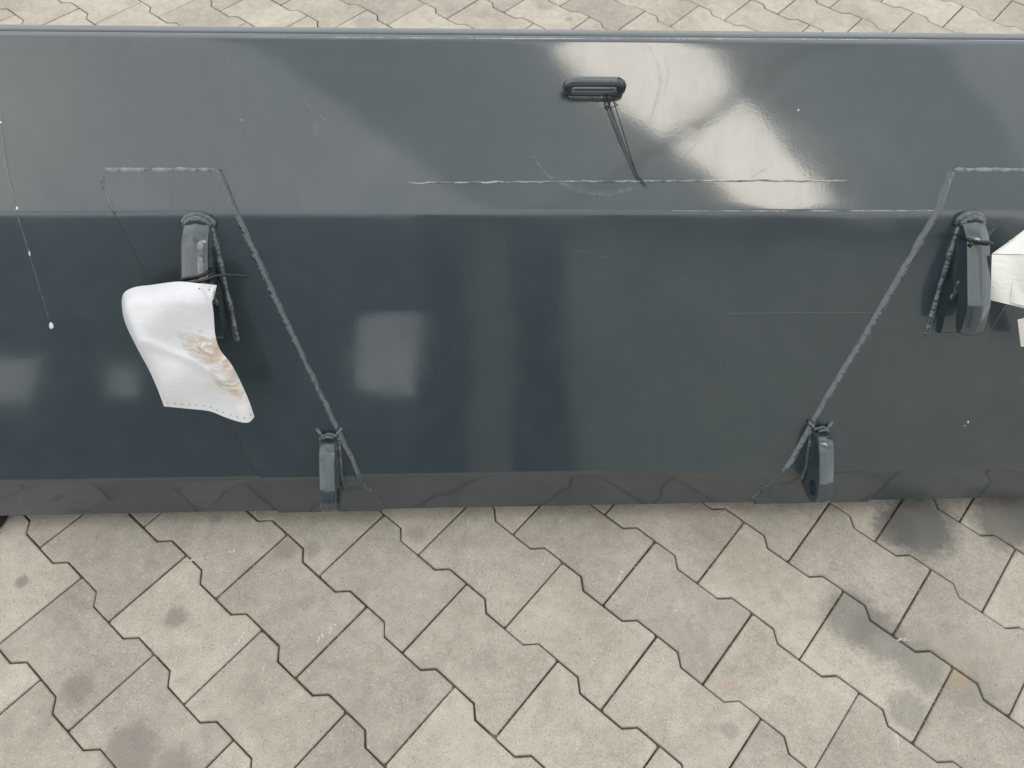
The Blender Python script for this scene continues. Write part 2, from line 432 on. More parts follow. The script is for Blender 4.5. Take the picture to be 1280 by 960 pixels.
# thin stiffening bar lying along the top behind the bend
def box_b(name, pts, mt, parent, bev=.002, segs=3, smooth=True):
    """convex hull-less prism: pts = list of 4 (y,z) section corners, extruded XL..XR"""
    bm = bmesh.new()
    a = [bm.verts.new(BL(Vector((XL, y, z)))) for y, z in pts]; b = [bm.verts.new(BL(Vector((XR, y, z)))) for y, z in pts]
    n = len(pts)
    bm.faces.new(a); bm.faces.new(b[::-1])
    for i in range(n): bm.faces.new((a[i], b[i], b[(i+1) % n], a[(i+1) % n]))
    bmesh.ops.recalc_face_normals(bm, faces=bm.faces)
    es = [e for e in bm.edges if abs((e.verts[0].co-e.verts[1].co).x) > .5]
    bmesh.ops.bevel(bm, geom=es, offset=bev, segments=segs, profile=.5, affect='EDGES')
    me = bpy.data.meshes.new(name); bm.to_mesh(me); bm.free()
    o = link(name, me, mt, parent, smooth); sharp(me, R(50)); return o
ty, tz = T2
box_b('top_edge_bar', [(ty+.0125, tz-.028), (ty+.029, tz-.032), (ty+.031, tz+.0005), (ty+.0125, tz+.0015)], PAINT, bucket, .0035, 4)
# floor, cutting edge and side plates (the bucket's mouth faces away from the camera)
box_b('floor_plate', [(B2[0]+.004, B2[1]+.0), (B2[0]+.004, B2[1]-.008), (1.30, .012), (1.30, .020)], PAINT, bucket, .0015, 2)
box_b('cutting_edge', [(1.22, .000), (1.40, .000), (1.37, .016), (1.22, .0135)], PAINT, bucket, .0015, 2)
for sx in (XL, XR):
    poly = [B2+Vector((.004, -.004)), Vector((1.33, .02)), T2+Vector((.03, -.01))] + [p for p in reversed(prof[:-14])]
    poly = [B2+Vector((.006, 0)), Vector((1.33, .02)), Vector((1.28, .25)), T2+Vector((.03, -.012)), F12+Vector((.006, -.01)), F22+Vector((.008, 0))]
    th = .012 if sx == XR else -.012
    vs = [BL(Vector((sx, p[0], p[1]))) for p in poly]+[BL(Vector((sx+th, p[0], p[1]))) for p in poly]
    n = len(poly); fs = [tuple(range(n)), tuple(range(2*n-1, n-1, -1))]+[(i, n+i, n+(i+1) % n, (i+1) % n) for i in range(n)]
    link('side_plate', fixn(mesh('side_plate', vs, fs)), PAINT, bucket)

# ------------------------------------------------------------------ beads, ribbons, plates
def resample(pts, step):
    out = [pts[0]]
    for a, b in zip(pts, pts[1:]):
        L = math.hypot(b[0]-a[0], b[1]-a[1]); n = max(1, int(L/step))
        for i in range(1, n+1): out.append((a[0]+(b[0]-a[0])*i/n, a[1]+(b[1]-a[1])*i/n))
    return out
def tube(name, pts, rad, mt, parent, ring=8, closed=False, caps=True, flat=None):
    """pts in final coordinates; rad a number or function(i, t)"""
    n = len(pts); vs, fs = [], []
    prev = None
    for i, p in enumerate(pts):
        if closed: t = (pts[(i+1) % n]-pts[i-1]).normalized()
        else: t = (pts[min(i+1, n-1)]-pts[max(i-1, 0)]).normalized()
        if prev is None:
            u = t.cross(Vector((0, 0, 1)))
            if u.length < .1: u = t.cross(Vector((0, 1, 0)))
            u.normalize()
        else: u = (prev-t*prev.dot(t)).normalized()
        prev = u; v = t.cross(u)
        r = rad(i, i/(n-1 if n > 1 else 1)) if callable(rad) else rad
        for k in range(ring):
            a = 2*math.pi*k/ring; vs.append(p+u*math.cos(a)*r+v*math.sin(a)*r)
    m_ = n if closed else n-1
    for i in range(m_):
        for k in range(ring):
            a, b = i*ring, ((i+1) % n)*ring
            fs.append((a+k, a+(k+1) % ring, b+(k+1) % ring, b+k))
    if caps and not closed: fs += [tuple(range(ring-1, -1, -1)), tuple((n-1)*ring+k for k in range(ring))]
    return link(name, fixn(mesh(name, vs, fs)), mt, parent, True)
def bead(name, xs, r, parent, q=0., rip=.18, step=.0022, seed=0, wander=.0008, local=BL, mt=None):
    pts = resample(xs, step)
    P = []
    for i, (x, s) in enumerate(pts):
        nz = noise.noise(Vector((x*60, s*60, seed))); nz2 = noise.noise(Vector((x*60, s*60, seed+9.)))
        P.append(local(surf(x+nz*wander, s+nz2*wander, q)))
    def rad(i, t):
        x, s = pts[i]
        e = min(1, .35+min(i, len(pts)-1-i)*.25)
        return r*e*(1+rip*math.sin(i*2.1+3*noise.noise(Vector((i*.15, seed, 0))))+.35*noise.noise(Vector((i*.11, seed, 5))))
    return tube(name, P, rad, mt or WELD, parent, 8)
def H(*pp): return [hit(*p) for p in pp]
def ribbon(name, pix, w_, mt, parent, lift=.0004, seed=0):
    pts = resample(H(*pix), .004); vs, fs = [], []
    n = len(pts)
    for i, (x, s) in enumerate(pts):
        a = pts[max(0, i-1)]; b = pts[min(n-1, i+1)]
        tx, ts = b[0]-a[0], b[1]-a[1]; L = math.hypot(tx, ts) or 1
        ww = w_*(.25+.75*math.sin(math.pi*(i+.5)/n))*(1+.5*noise.noise(Vector((i*.3, seed, 0))))
        for sg in (-1, 1): vs.append(BL(surf(x-ts/L*ww*sg, s+tx/L*ww*sg, lift)))
    fs = [(2*i, 2*i+1, 2*i+3, 2*i+2) for i in range(n-1)]
    return link(name, mesh(name, vs, fs), mt, parent)

def cover_plate(left, right, th=.0055):
    """plate laid over the skin, bounded by two pixel polylines that run from top to bottom"""
    lx = H(*left); rx = H(*right)
    top = max(lx[0][1], rx[0][1]); bot = .0015
    def at(pl, s):
        for a, b in zip(pl, pl[1:]):
            if a[1] >= s >= b[1]: 
                k = (a[1]-s)/(a[1]-b[1]+1e-9); return a[0]+(b[0]-a[0])*k
        return pl[0][0] if s > pl[0][1] else pl[-1][0]
    ss = sorted([s for s in s_fine if bot < s < top]+[bot, top])
    xs_n = 6; vs, fs = [], []
    for q in (th, .0002):
        for s in ss:
            a, b = at(lx, s), at(rx, s)
            for i in range(xs_n+1): vs.append(BL(surf(a+(b-a)*i/xs_n, s, q)))
    n = len(ss); W = xs_n+1
    for j in range(n-1):
        for i in range(xs_n): fs.append((j*W+i, j*W+i+1, (j+1)*W+i+1, (j+1)*W+i))
        for i in (0, xs_n):
            fs.append((j*W+i, (j+1)*W+i, n*W+(j+1)*W+i, n*W+j*W+i))
    for j in (0, n-1):
        for i in range(xs_n): fs.append((j*W+i, j*W+i+1, n*W+j*W+i+1, n*W+j*W+i))
    me = fixn(mesh('reinforcing_plate', vs, fs)); o = link('reinforcing_plate', me, PAINT, bucket, True); sharp(me, R(45))
    return o, lx, rx, top
def fillet(xs, side, wd, parent, seed, th=.0055):
    pts = resample(xs, .003); n = len(pts); vs, fs = [], []; K = 6
    for i, (x, s_) in enumerate(pts):
        a = pts[max(0, i-3)]; b = pts[min(n-1, i+3)]
        tx, ts = b[0]-a[0], b[1]-a[1]; L = math.hypot(tx, ts) or 1
        nx, ns = -ts/L*side, tx/L*side
        w2 = wd*(1+.13*noise.noise(Vector((i*.12, seed, 1)))+.10*noise.noise(Vector((i*.03, seed, 7))))
        for k in range(K):
            f = k/(K-1); q = (th+.0004)*(1-f)+.0027*math.sin(math.pi*f)*(1+.35*noise.noise(Vector((i*.22, k*.4, seed))))
            q += .00035*math.sin(i*1.1+k*.8)*math.sin(math.pi*f)
            o_ = -.0008+f*w2
            vs.append(BL(surf(x+nx*o_, s_+ns*o_, q if k < K-1 else .0)))
    for i in range(n-1):
        for k in range(K-1): fs.append((i*K+k, i*K+k+1, (i+1)*K+k+1, (i+1)*K+k))
    fs.append(tuple(range(K))); fs.append(tuple((n-1)*K+k for k in reversed(range(K))))
    return link('weld_bead', fixn(mesh('weld_bead', vs, fs)), WELD, parent, True)
LL = [(129, 214), (131, 232), (148, 269), (191, 351), (240, 440), (290, 530), (330, 600), (349, 638)]
LR = [(271, 214), (288, 255), (301, 284), (350, 392), (411, 520), (423, 546), (438, 576), (450, 603), (478, 634)]
RL = [(1191, 216), (1175, 262), (1120, 358), (1074, 436), (1023, 520), (993, 575), (984, 588), (965, 606), (943, 624)]
RR = [(1335, 214), (1318, 262), (1272, 350), (1225, 430), (1170, 510), (1118, 585), (1085, 622)]
pl1, lx, rx, top1 = cover_plate(LL, LR)
bead('weld_bead', [(lx[0][0], top1), (rx[0][0], top1)], .0052, pl1, .0012, rip=.05, seed=1, mt=WELDP)
fillet(rx, 1, .0088, pl1, 2)
bead('weld_bead', lx[:3], .0052, pl1, .0008, rip=.07, seed=3, wander=.001)
bead('weld_bead', lx[2:], .0018, pl1, .002, rip=.05, seed=33)
pl2, lx2, rx2, top2 = cover_plate(RL, RR)
bead('weld_bead', [(lx2[0][0], top2), (rx2[0][0], top2)], .0052, pl2, .0012, rip=.05, seed=4, mt=WELDP)
fillet(lx2, -1, .0098, pl2, 5)
bead('weld_bead', rx2, .0030, pl2, .002, rip=.05, seed=34)
# ridge seam across the upper panel
bead('weld_seam', H((508, 229), (700, 227), (900, 226), (1065, 226)), .0014, bucket, .0, rip=.12, seed=6, wander=.0016, mt=SEAM)
bead('weld_seam', H((905, 392), (985, 391), (1115, 391)), .0006, bucket, -.0003, rip=.05, seed=7)
# left hand edge line of a further plate
bead('weld_seam', H((0, 150), (8, 200), (20, 262), (42, 335), (62, 402)), .0012, bucket, -.0006, rip=.05, seed=8)

# scuffs and chips in the paint
for i, (pix, ww, mt_) in enumerate([
        ([(664, 193), (680, 214), (700, 229), (730, 240), (765, 242), (800, 234)], .0045, SCUFF),
        ([(363, 117), (385, 131), (404, 148), (420, 166)], .0016, SCUFF),
        ([(810, 55), (822, 80), (826, 105), (818, 135), (812, 150)], .0032, FAINT),
        ([(828, 60), (836, 90), (830, 120)], .0016, FAINT), ([(842, 210), (862, 190), (876, 172)], .0022, FAINT),
        ([(938, 222), (952, 214), (968, 202)], .0018, FAINT), ([(284, 68), (289, 80)], .0012, SCUFF),
        ([(700, 308), (760, 322), (800, 340)], .0010, FAINT), 
        ([(392, 150), (396, 170)], .006, FAINT), ([(1, 140), (6, 200), (20, 258)], .0022, SCUFF)]):
    ribbon('paint_scuff', pix, ww, mt_, bucket, .0005+.0001*i, i)
EDGE, te_, be_ = mat('edge_glint', (.62, .61, .58), .35)  # pale ribbons painting the bright reflection lines along rim and fold
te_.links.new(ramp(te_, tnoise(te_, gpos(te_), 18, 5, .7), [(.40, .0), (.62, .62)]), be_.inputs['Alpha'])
ribbon('edge_glint', [(300, 46.2), (640, 48.4), (960, 49.0), (1290, 51.2)], .0013, EDGE, bucket, .0004, 61)
ribbon('edge_glint', [(840, 263.6), (1000, 263.6), (1150, 263.3), (1290, 262.6)], .0009, EDGE, bucket, .0004, 62)
def chip(px, py, r, seed, drop=0):
    x, s = hit(px, py); rr = random.Random(seed); n = 9; vs = [BL(surf(x, s, .0012))]
    for i in range(n):
        a = 2*math.pi*i/n; k = r*rr.uniform(.7, 1.2)
        vs.append(BL(surf(x+math.cos(a)*k*.8, s+math.sin(a)*k*(1.0+drop*(math.sin(a) > .5)), .0002)))
    return link('paint_chip', mesh('paint_chip', vs, [(0, 1+i, 1+(i+1) % n) for i in range(n)]), CHIP, bucket, True)
for i, (px, py, r, d) in enumerate([(64, 408, .0042, .8), (37, 318, .0021, 1.5), (21, 261, .0018, 1.5), (1210, 528, .0018, .8), (1206, 532, .0012, 0), (998, 138, .0014, .5),
                                    (343, 433, .0018, 0), (302, 150, .0011, 0), (1, 153, .002, 0), (134, 574, .001, 0), (668, 155, .0013, .6), (684, 149, .001, 0), (80, 173, .0012, 0),
                                    (447, 428, .0012, 0), (598, 348, .001, 0), (672, 443, .0011, 0), (236, 304, .001, 0), (224, 480, .001, 0), (882, 519, .001, 0), (772, 527, .0009, 0),
                                    (146, 119, .0011, 0), (140, 118, .0009, 0), (1200, 75, .001, 0), (560, 135, .001, 0)][:9]):
    chip(px, py, r, i, d)

# ------------------------------------------------------------------ hook brackets
def side_plate_mesh(name, outline, x0, x1, parent, ridge=.0, mt=PAINT, hole=None, sub=1):
    """plate standing on the middle panel; outline = (t, q, k) with k the share of the front ridge inset"""
    n = len(outline); xm = (x0+x1)/2
    # smoothing normals for the inset
    def ins(i, g):
        a, b, c = outline[i-1], outline[i], outline[(i+1) % n]
        d1 = Vector((b[0]-a[0], b[1]-a[1])).normalized(); d2 = Vector((c[0]-b[0], c[1]-b[1])).normalized()
        n1 = Vector((-d1[1], d1[0])); n2 = Vector((-d2[1], d2[0])); nn = (n1+n2).normalized()
        return Vector((b[0], b[1]))+nn*g*b[2]
    area = sum(outline[i-1][0]*outline[i][1]-outline[i][0]*outline[i-1][1] for i in range(n))
    sg = 1 if area > 0 else -1
    rings = [(x0, .0065+ridge, .0), (x0, ridge+.0015, 0), (x0+(x1-x0)*.07, ridge, 0), (xm, 0, 0), (x1-(x1-x0)*.07, ridge, 0), (x1, ridge+.0015, 0), (x1, .0065+ridge, 0)]
    rings = [(x0, ridge+.0022, 0), (x0+(x1-x0)*.06, ridge, 0), (xm-(x1-x0)*.04, .0006, 0), (xm+(x1-x0)*.04, .0006, 0), (x1-(x1-x0)*.06, ridge, 0), (x1, ridge+.0022, 0)]
    vs, fs = [], []
    for x, g, _ in rings:
        for i in range(n):
            p = ins(i, g*sg); vs.append(BL(mid(x, p[0], p[1])))
    m_ = len(rings)
    for r in range(m_-1):
        for i in range(n): j = (i+1) % n; fs.append((r*n+i, r*n+j, (r+1)*n+j, (r+1)*n+i))
    def cap(r, flip):
        pl = [Vector((ins(i, rings[r][1]*sg)[0], ins(i, rings[r][1]*sg)[1], 0)) for i in range(n)]
        loops = [pl]; idx = [r*n+i for i in range(n)]
        if hole:
            hc, hr = hole; hp = [Vector((hc[0]+math.cos(2*math.pi*k/20)*hr, hc[1]+math.sin(2*math.pi*k/20)*hr, 0)) for k in range(20)]
            loops.append(hp); base = len(vs)
            for p in hp: vs.append(BL(mid(rings[r][0], p[0], p[1])))
            idx += list(range(base, base+20))
        for t in tessellate_polygon(loops): fs.append(tuple(idx[k] for k in t))
        return len(vs)-20
    h0 = cap(0, 0); h1 = cap(m_-1, 1)
    if hole:
        for k in range(20): fs.append((h0+k, h0+(k+1) % 20, h1+(k+1) % 20, h1+k))
    me = fixn(mesh(name, vs, fs)); o = link(name, me, mt, parent, True); sharp(me, R(19)); return o
def smooth_outline(pts, it=1):
    for _ in range(it):
        out = []
        for i in range(len(pts)):
            a, b = pts[i], pts[(i+1) % len(pts)]
            out += [tuple(a[k]*.75+b[k]*.25 for k in range(3)), tuple(a[k]*.25+b[k]*.75 for k in range(3))]
        pts = out
    return pts
hook_out = [(.428, -.004, 0), (.430, .010, .3), (.424, .026, 1), (.405, .044, 1), (.385, .052, 1), (.345, .0655, 1), (.309, .0785, 1), (.304, .0795, 1), (.270, .0775, 1), (.260, .0735, 1),
            (.254, .067, .8), (.253, .060, .5), (.258, .054, .3), (.272, .048, 0), (.290, .046, 0), (.306, .045, 0), (.318, .040, 0), (.322, .032, 0), (.318, .025, 0), (.305, .021, 0), (.280, .018, 0), (.250, .017, 0), (.244, .014, 0), (.241, -.004, 0)]
def hook(xa, xb, xbase, seed):
    o = side_plate_mesh('hook_bracket', smooth_outline(hook_out, 2), xa, xb, bucket, .0055)
    sgn = 1 if xbase < (xa+xb)/2 else -1
    def MB(pl, r, name='weld_bead', s_=0, rip=.03):
        pts = []
        for a, b in zip(pl, pl[1:]):
            n = max(2, int((Vector(b)-Vector(a)).length/.002))
            pts += [Vector(a).lerp(Vector(b), i/n) for i in range(n)]
        pts.append(Vector(pl[-1]))
        P = [BL(mid(p.x+noise.noise(Vector((i*.2, seed, s_)))*.0007, p.y, p.z+noise.noise(Vector((i*.2, seed, s_+4)))*.0006)) for i, p in enumerate(pts)]
        return tube(name, P, lambda i, t: r*(min(1, .45+min(i, len(P)-1-i)*.3))*(1+rip*math.sin(i*1.9)+.34*noise.noise(Vector((i*.10, seed, s_)))), WELD, o, 8)
    e = .0055
    for side_x, dx in ((xa, -1), (xb, 1)):
        if side_x != xbase: continue
        MB([(side_x-dx*.003, .424, e+.003), (side_x+dx*.004, .36, e), (side_x+dx*.011, .30, e-.001), (side_x+dx*.017, .243, e-.001), (side_x+dx*.020, .236, e-.003)], .0062, s_=side_x)
    fx = sorted((xbase-sgn*.018, (xa+xb)/2)); fv = []
    for q in (.0052, .0):
        fv += [BL(mid(xbase+sgn*.004, .40, q)), BL(mid(xbase-sgn*.017, .245, q)), BL(mid((xa+xb)/2, .243, q)), BL(mid((xa+xb)/2, .40, q))]
    link('foot_plate', fixn(mesh('foot_plate', fv, [(0, 1, 2, 3), (4, 5, 6, 7), (0, 1, 5, 4), (1, 2, 6, 5), (2, 3, 7, 6), (3, 0, 4, 7)])), PAINT, o)
    # cap of weld round the head of the hook
    arc = [((xa+xb)/2-math.cos(a)*(xb-xa)*.56, .414+math.sin(a)*.019, .006+.006*math.sin(a)) for a in [math.pi*i/12 for i in range(13)]]
    MB(arc, .0068, s_=3, rip=.05)
    arc = [((xa+xb)/2-math.cos(a)*(xb-xa)*.44, .414+math.sin(a)*.014, .013+.006*math.sin(a)) for a in [math.pi*i/12 for i in range(13)]]
    MB(arc, .0060, s_=4, rip=.06)
    if xbase == xb:
        MB([(xb-.008, .400, .0425), (xb-.009, .385, .0485), (xb-.008, .36, .0575), (xb-.009, .33, .068), (xb-.008, .31, .0755)], .0052, s_=9).data.materials[0] = WELDP  # bead on the facet, its sun glint put into the pale colour
    # weld run inside the throat
    MB([(xbase, .335, .038), (xbase, .322, .030), (xbase+sgn*.004, .312, .024), (xbase, .300, .022)], .0035, s_=8)
    return o
hk_r = hook(.752, .788, .752, 11)
hk_l = hook(-.419, -.381, -.381, 12)

lug_out = [(.074, -.003, 0), (.078, .016, .6), (.074, .034, 1), (.060, .045, 1), (.035, .053, 1), (.010, .060, 1), (-.012, .064, 1), (-.030, .061, 1), (-.042, .050, 1), (-.047, .034, 1),
           (-.044, .016, 1), (-.036, .003, .5), (-.028, -.014, 0), (.0, -.003, 0)]
def lug(xa, xb, seed):
    o = side_plate_mesh('locking_lug', smooth_outline(lug_out, 2), xa, xb, bucket, .0022, hole=((-.016, .036), .0130))
    def MB(pl, r, s_=0):
        pts = []
        for a, b in zip(pl, pl[1:]):
            n = max(2, int((Vector(b)-Vector(a)).length/.002)); pts += [Vector(a).lerp(Vector(b), i/n) for i in range(n)]
        pts.append(Vector(pl[-1]))
        P = [BL(mid(p.x+noise.noise(Vector((i*.2, seed, s_)))*.0006, p.y, p.z)) for i, p in enumerate(pts)]
        return tube('weld_bead', P, lambda i, t: r*(min(1, .45+min(i, len(P)-1-i)*.3))*(1+.03*math.sin(i*1.9)+.3*noise.noise(Vector((i*.13, seed, s_)))), WELD, o, 8)
    for sx, d in ((xa, -1), (xb, 1)):
        MB([(sx+d*.008, .091, .003), (sx+d*.004, .086, .006), (sx-d*.002, .080, .012)], .0036, sx)
        MB([(sx+d*.001, .076, .004), (sx+d*.001, .05, .005), (sx+d*.001, .01, .005), (sx+d*.003, -.012, .0), (sx+d*.007, -.024, -.007)], .0046, sx+1)
    MB([(xa, .078, .012), ((xa+xb)/2, .083, .013), (xb, .078, .012)], .0042, 7)
    MB([(xa+.003, .079, .022), ((xa+xb)/2, .083, .024), (xb-.003, .079, .022)], .0032, 8)
    return o
lug(.567, .592, 21)
lug(-.245, -.219, 22)

# ------------------------------------------------------------------ lifting eye on the upper panel
(ex0, es0) = hit(741, 114)
pts = []
hw, hh, nn_ = .041, .0128, 16
for i in range(nn_+1):
    a = -math.pi/2+math.pi*i/nn_; pts.append((hw-hh+math.cos(a)*hh, hh+math.sin(a)*hh))
for i in range(nn_+1):
    a = math.pi/2+math.pi*i/nn_; pts.append((-(hw-hh)+math.cos(a)*hh, hh+math.sin(a)*hh))
dense = []
for i, p in enumerate(pts):
    q = pts[(i+1) % len(pts)]; n = max(1, int(math.hypot(q[0]-p[0], q[1]-p[1])/.004))
    dense += [(p[0]+(q[0]-p[0])*k/n, p[1]+(q[1]-p[1])*k/n) for k in range(n)]
eye = tube('lifting_eye', [BL(surf(ex0+a, es0-.002+b*.18, .0035+b)) for a, b in dense], .0074, PAINT, bucket, 16, closed=True)
bead('weld_bead', [(ex0-hw+.004, es0-.009), (ex0+hw-.010, es0-.009)], .0046, eye, -.001, seed=41)

# ------------------------------------------------------------------ loose things: ties, labels, pad
def world_mesh(name, me_pts_fn): pass
def tube_w(name, ptsb, rad, mt, parent=None, ring=8, org=None):
    """tube from bucket-frame points, as a world object whose origin is at org"""
    P = [b2w(p) for p in ptsb]; o0 = org if org else P[0]
    o = tube(name, [p-o0 for p in P], rad, mt, parent, ring)
    if parent is None: o.location = o0
    return o
def catmull(P, n=8):
    out = []
    for i in range(len(P)-1):
        p0, p1, p2, p3 = P[max(i-1, 0)], P[i], P[i+1], P[min(i+2, len(P)-1)]
        for k in range(n):
            t = k/n; out.append(.5*((2*p1)+(p2-p0)*t+(2*p0-5*p1+4*p2-p3)*t*t+(3*p1-p0-3*p2+p3)*t**3))
    out.append(P[-1]); return out
def top_q(px, py, q):
    d = w2b(ray(px, py)); o = w2b(CAM); k = (q-((o.y-F12[0])*NT[0]+(o.z-F12[1])*NT[1]))/(d.y*NT[0]+d.z*NT[1]); return o+d*k
eorg = b2w(top_q(775, 108, .03))
et = bpy.data.objects.new('wire_tie', None); coll.objects.link(et); et.location = eorg
tagit(et, 'thin black twisted wire hanging from the oval lifting eye on the upper panel', 'wire')
def etube(name, pix, rad):
    tube_w(name, catmull([top_q(*p) for p in pix]), rad, BLACK, et, 6, eorg)
etube('loop', [(763, 103, .010), (773, 97, .034), (779, 103, .038), (781, 112, .030), (777, 118, .022), (767, 124, .018), (760, 128, .012), (758, 122, .008), (765, 114, .006)], .0008)
etube('strand', [(758, 119, .006), (761, 128, .010), (768, 148, .010), (778, 176, .008), (791, 207, .005), (796, 217, .005), (808, 232, .004)], .0009)
etube('strand', [(766, 123, .016), (772, 142, .017), (780, 168, .015), (788, 194, .010), (796, 217, .0065), (803, 227, .005)], .0009)
etube('knot', [(764, 121, .016), (766, 123, .017), (769, 124, .017)], .0018)
etube('knot', [(759, 127, .011), (761, 129, .011), (763, 130, .011)], .0018)

def label_material(name, base, stain, bs=.35):
    mm, t, b = mat(name, base, .42)
    b.inputs['Coat Weight'].default_value = .25; b.inputs['Coat Roughness'].default_value = .3
    uv = t.nodes.new('ShaderNodeUVMap').outputs[0]
    n1 = tnoise(t, uv, 3.2, 4, .6, .7)
    c = mix(t, ramp(t, n1, [(.3, 0), (.8, .5)]), base, tuple(v*.86 for v in base))
    if stain:
        # brown rubbed patch near the right hand edge
        sv = t.nodes.new('ShaderNodeSeparateXYZ'); t.links.new(uv, sv.inputs[0])
        def band(v, c0, w0):
            d = mth(t, 'ABSOLUTE', mth(t, 'SUBTRACT', v, c0)); return mth(t, 'SUBTRACT', 1.0, mth(t, 'DIVIDE', d, w0), True)
        mpn = N(t, 'ShaderNodeMapping'); mpn.inputs['Scale'].default_value = (5, 22, 1); mpn.inputs['Rotation'].default_value = (0, 0, .35); t.links.new(uv, mpn.inputs[0])
        st = tnoise(t, mpn.outputs[0], 1.3, 5, .7, .6)
        fine = tnoise(t, uv, 60, 3, .7)
        tot = None
        for (cx, cy, wx, wy, lo, c_) in ((.80, .52, .26, .13, .42, (.42, .27, .14)), (.93, .45, .12, .20, .42, (.50, .36, .22)), (.84, .28, .16, .09, .46, (.5, .38, .24)), (.91, .22, .09, .10, .44, (.55, .42, .28)), (.76, .31, .05, .12, .46, (.6, .5, .38)), (.84, .62, .05, .07, .48, (.5, .4, .3))):
            f = mth(t, 'MULTIPLY', band(sv.outputs[0], cx, wx), band(sv.outputs[1], cy, wy))
            f = mth(t, 'POWER', f, .4)
            f = mth(t, 'MULTIPLY', f, ramp(t, mth(t, 'ADD', mth(t, 'MULTIPLY', st, .7), mth(t, 'MULTIPLY', fine, .3)), [(lo, 0), (lo+.10, 1)]))
            c = mix(t, mth(t, 'MULTIPLY', f, .8), c, c_)
        cr_ = N(t, 'ShaderNodeTexNoise', _Scale=3.0, _Detail=3.0, _Distortion=1.2)
    t.links.new(c, b.inputs['Base Color'])
    mp2 = N(t, 'ShaderNodeMapping'); mp2.inputs['Scale'].default_value = (4, 9, 1); mp2.inputs['Rotation'].default_value = (0, 0, .5); t.links.new(uv, mp2.inputs[0])
    t.links.new(bump(t, tnoise(t, mp2.outputs[0], 1.0, 3, .5, .8), bs, .008), b.inputs['Normal'])
    return mm
TAGW = label_material('white_plastic_label', (.72, .72, .745), True, .16)
TAGC = label_material('cream_plastic_label', (.82, .80, .76), False, .22)
DOT, _, _ = mat('stitch_dark', (.10, .10, .11), .7)

def sheet(name, top, bot, nv, qf, mt, label, cat, nu=24, thick=.0006, mids=None):
    """sheet between two pixel polylines with side curves; qf(u, v) -> height off the middle panel"""
    pass
def lerp_poly(pl, t):
    L = [0]
    for a, b in zip(pl, pl[1:]): L.append(L[-1]+math.hypot(b[0]-a[0], b[1]-a[1]))
    d = t*L[-1]
    for i in range(len(pl)-1):
        if d <= L[i+1]+1e-9:
            k = (d-L[i])/(L[i+1]-L[i]+1e-12); return (pl[i][0]+(pl[i+1][0]-pl[i][0])*k, pl[i][1]+(pl[i+1][1]-pl[i][1])*k)
    return pl[-1]
def cat2(pl, n=8): return [(p.x, p.y) for p in catmull([Vector((a, b)) for a, b in pl], n)]
def coons(topc, botc, lefc, ritc, u, v):       # v: 0 bottom .. 1 top
    T_, B_, L_, R_ = lerp_poly(topc, u), lerp_poly(botc, u), lerp_poly(lefc, v), lerp_poly(ritc, v)
    c00, c10, c01, c11 = botc[0], botc[-1], topc[0], topc[-1]
    return tuple((1-v)*B_[k]+v*T_[k]+(1-u)*L_[k]+u*R_[k]-((1-u)*(1-v)*c00[k]+u*(1-v)*c10[k]+(1-u)*v*c01[k]+u*v*c11[k]) for k in (0, 1))
def sheet_mesh(name, fn, qf, nu, nv, mt, org, parent=None, thick=.0008):
    vs, fs, uvs = [], [], []
    n = len([0])
    cb = w2b(CAM)
    def P(u, v): 
        px, py = fn(u, v); return at_q(px, py, qf(u, v))
    for layer in (0, 1):
        for j in range(nv+1):
            for i in range(nu+1):
                u, v = i/nu, j/nv; p = P(u, v)
                e = 1e-2
                du = P(min(1, u+e), v)-P(max(0, u-e), v); dv = P(u, min(1, v+e))-P(u, max(0, v-e))
                nr = du.cross(dv).normalized()
                if nr.dot(cb-p) < 0: nr = -nr
                vs.append(b2w(p-nr*thick*layer)-org); uvs.append((u, v))
    W = nu+1; o2 = W*(nv+1)
    for j in range(nv):
        for i in range(nu):
            a = j*W+i; fs.append((a, a+1, a+W+1, a+W)); fs.append((o2+a, o2+a+W, o2+a+W+1, o2+a+1))
    for i in range(nu):
        for a in (i, nv*W+i): fs.append((a, a+1, o2+a+1, o2+a))
    for j in range(nv):
        for a in (j*W, j*W+nu): fs.append((a, a+W, o2+a+W, o2+a))
    me = mesh(name, vs, fs); ul = me.uv_layers.new(name='UVMap')
    for lp in me.loops: ul.data[lp.index].uv = uvs[lp.vertex_index]
    fixn(me); o = link(name, me, mt, parent, True); sharp(me, R(60)); return o, P

# left label: hangs from the left hook, upper left corner rolled over
lt_top = cat2([(152, 378), (155, 366), (168, 359), (190, 356), (222, 352), (246, 354), (268, 356)])
lt_rit = cat2([(318, 521), (312, 503), (302, 480), (289, 455), (275, 437), (269, 418), (267, 392), (265, 374), (268, 356)])
lt_lef = cat2([(205, 508), (196, 484), (186, 462), (173, 438), (160, 412), (154, 395), (152, 378)])
lt_bot = cat2([(205, 508), (236, 511), (262, 514), (280, 521), (298, 527), (311, 528), (318, 521)])
def lt_q(u, v):
    q = .105 - .012*(1-v)
    q += .020*math.exp(-((u-.25)/.45)**2)*math.sin(v*math.pi)*.8
    q -= .035*max(0, (v-.84)/.16)**2*(1-.55*u)            # rolls back over the hook at the top
    q -= .030*max(0, (.14-u)/.14)**2*(.3+.7*v)               # left edge curls away
    q -= .022*max(0, (u-.82)/.18)**1.6*(1-v)               # lower right corner curls
    q += .0055*math.sin(6.5*u+3.3*v+.5)*(.4+.6*(1-v)) + .003*math.sin(13*v-5*u)
    cz = (v-.30-.35*(u-.8)); q += .0045*math.exp(-(cz/.03)**2)*max(0, u-.35)
    cz = (v-.44-.5*(u-.8)); q -= .0045*math.exp(-(cz/.035)**2)*max(0, u-.4)
    cz = (v-.62+.4*u); q += .003*math.exp(-(cz/.05)**2)
    return q
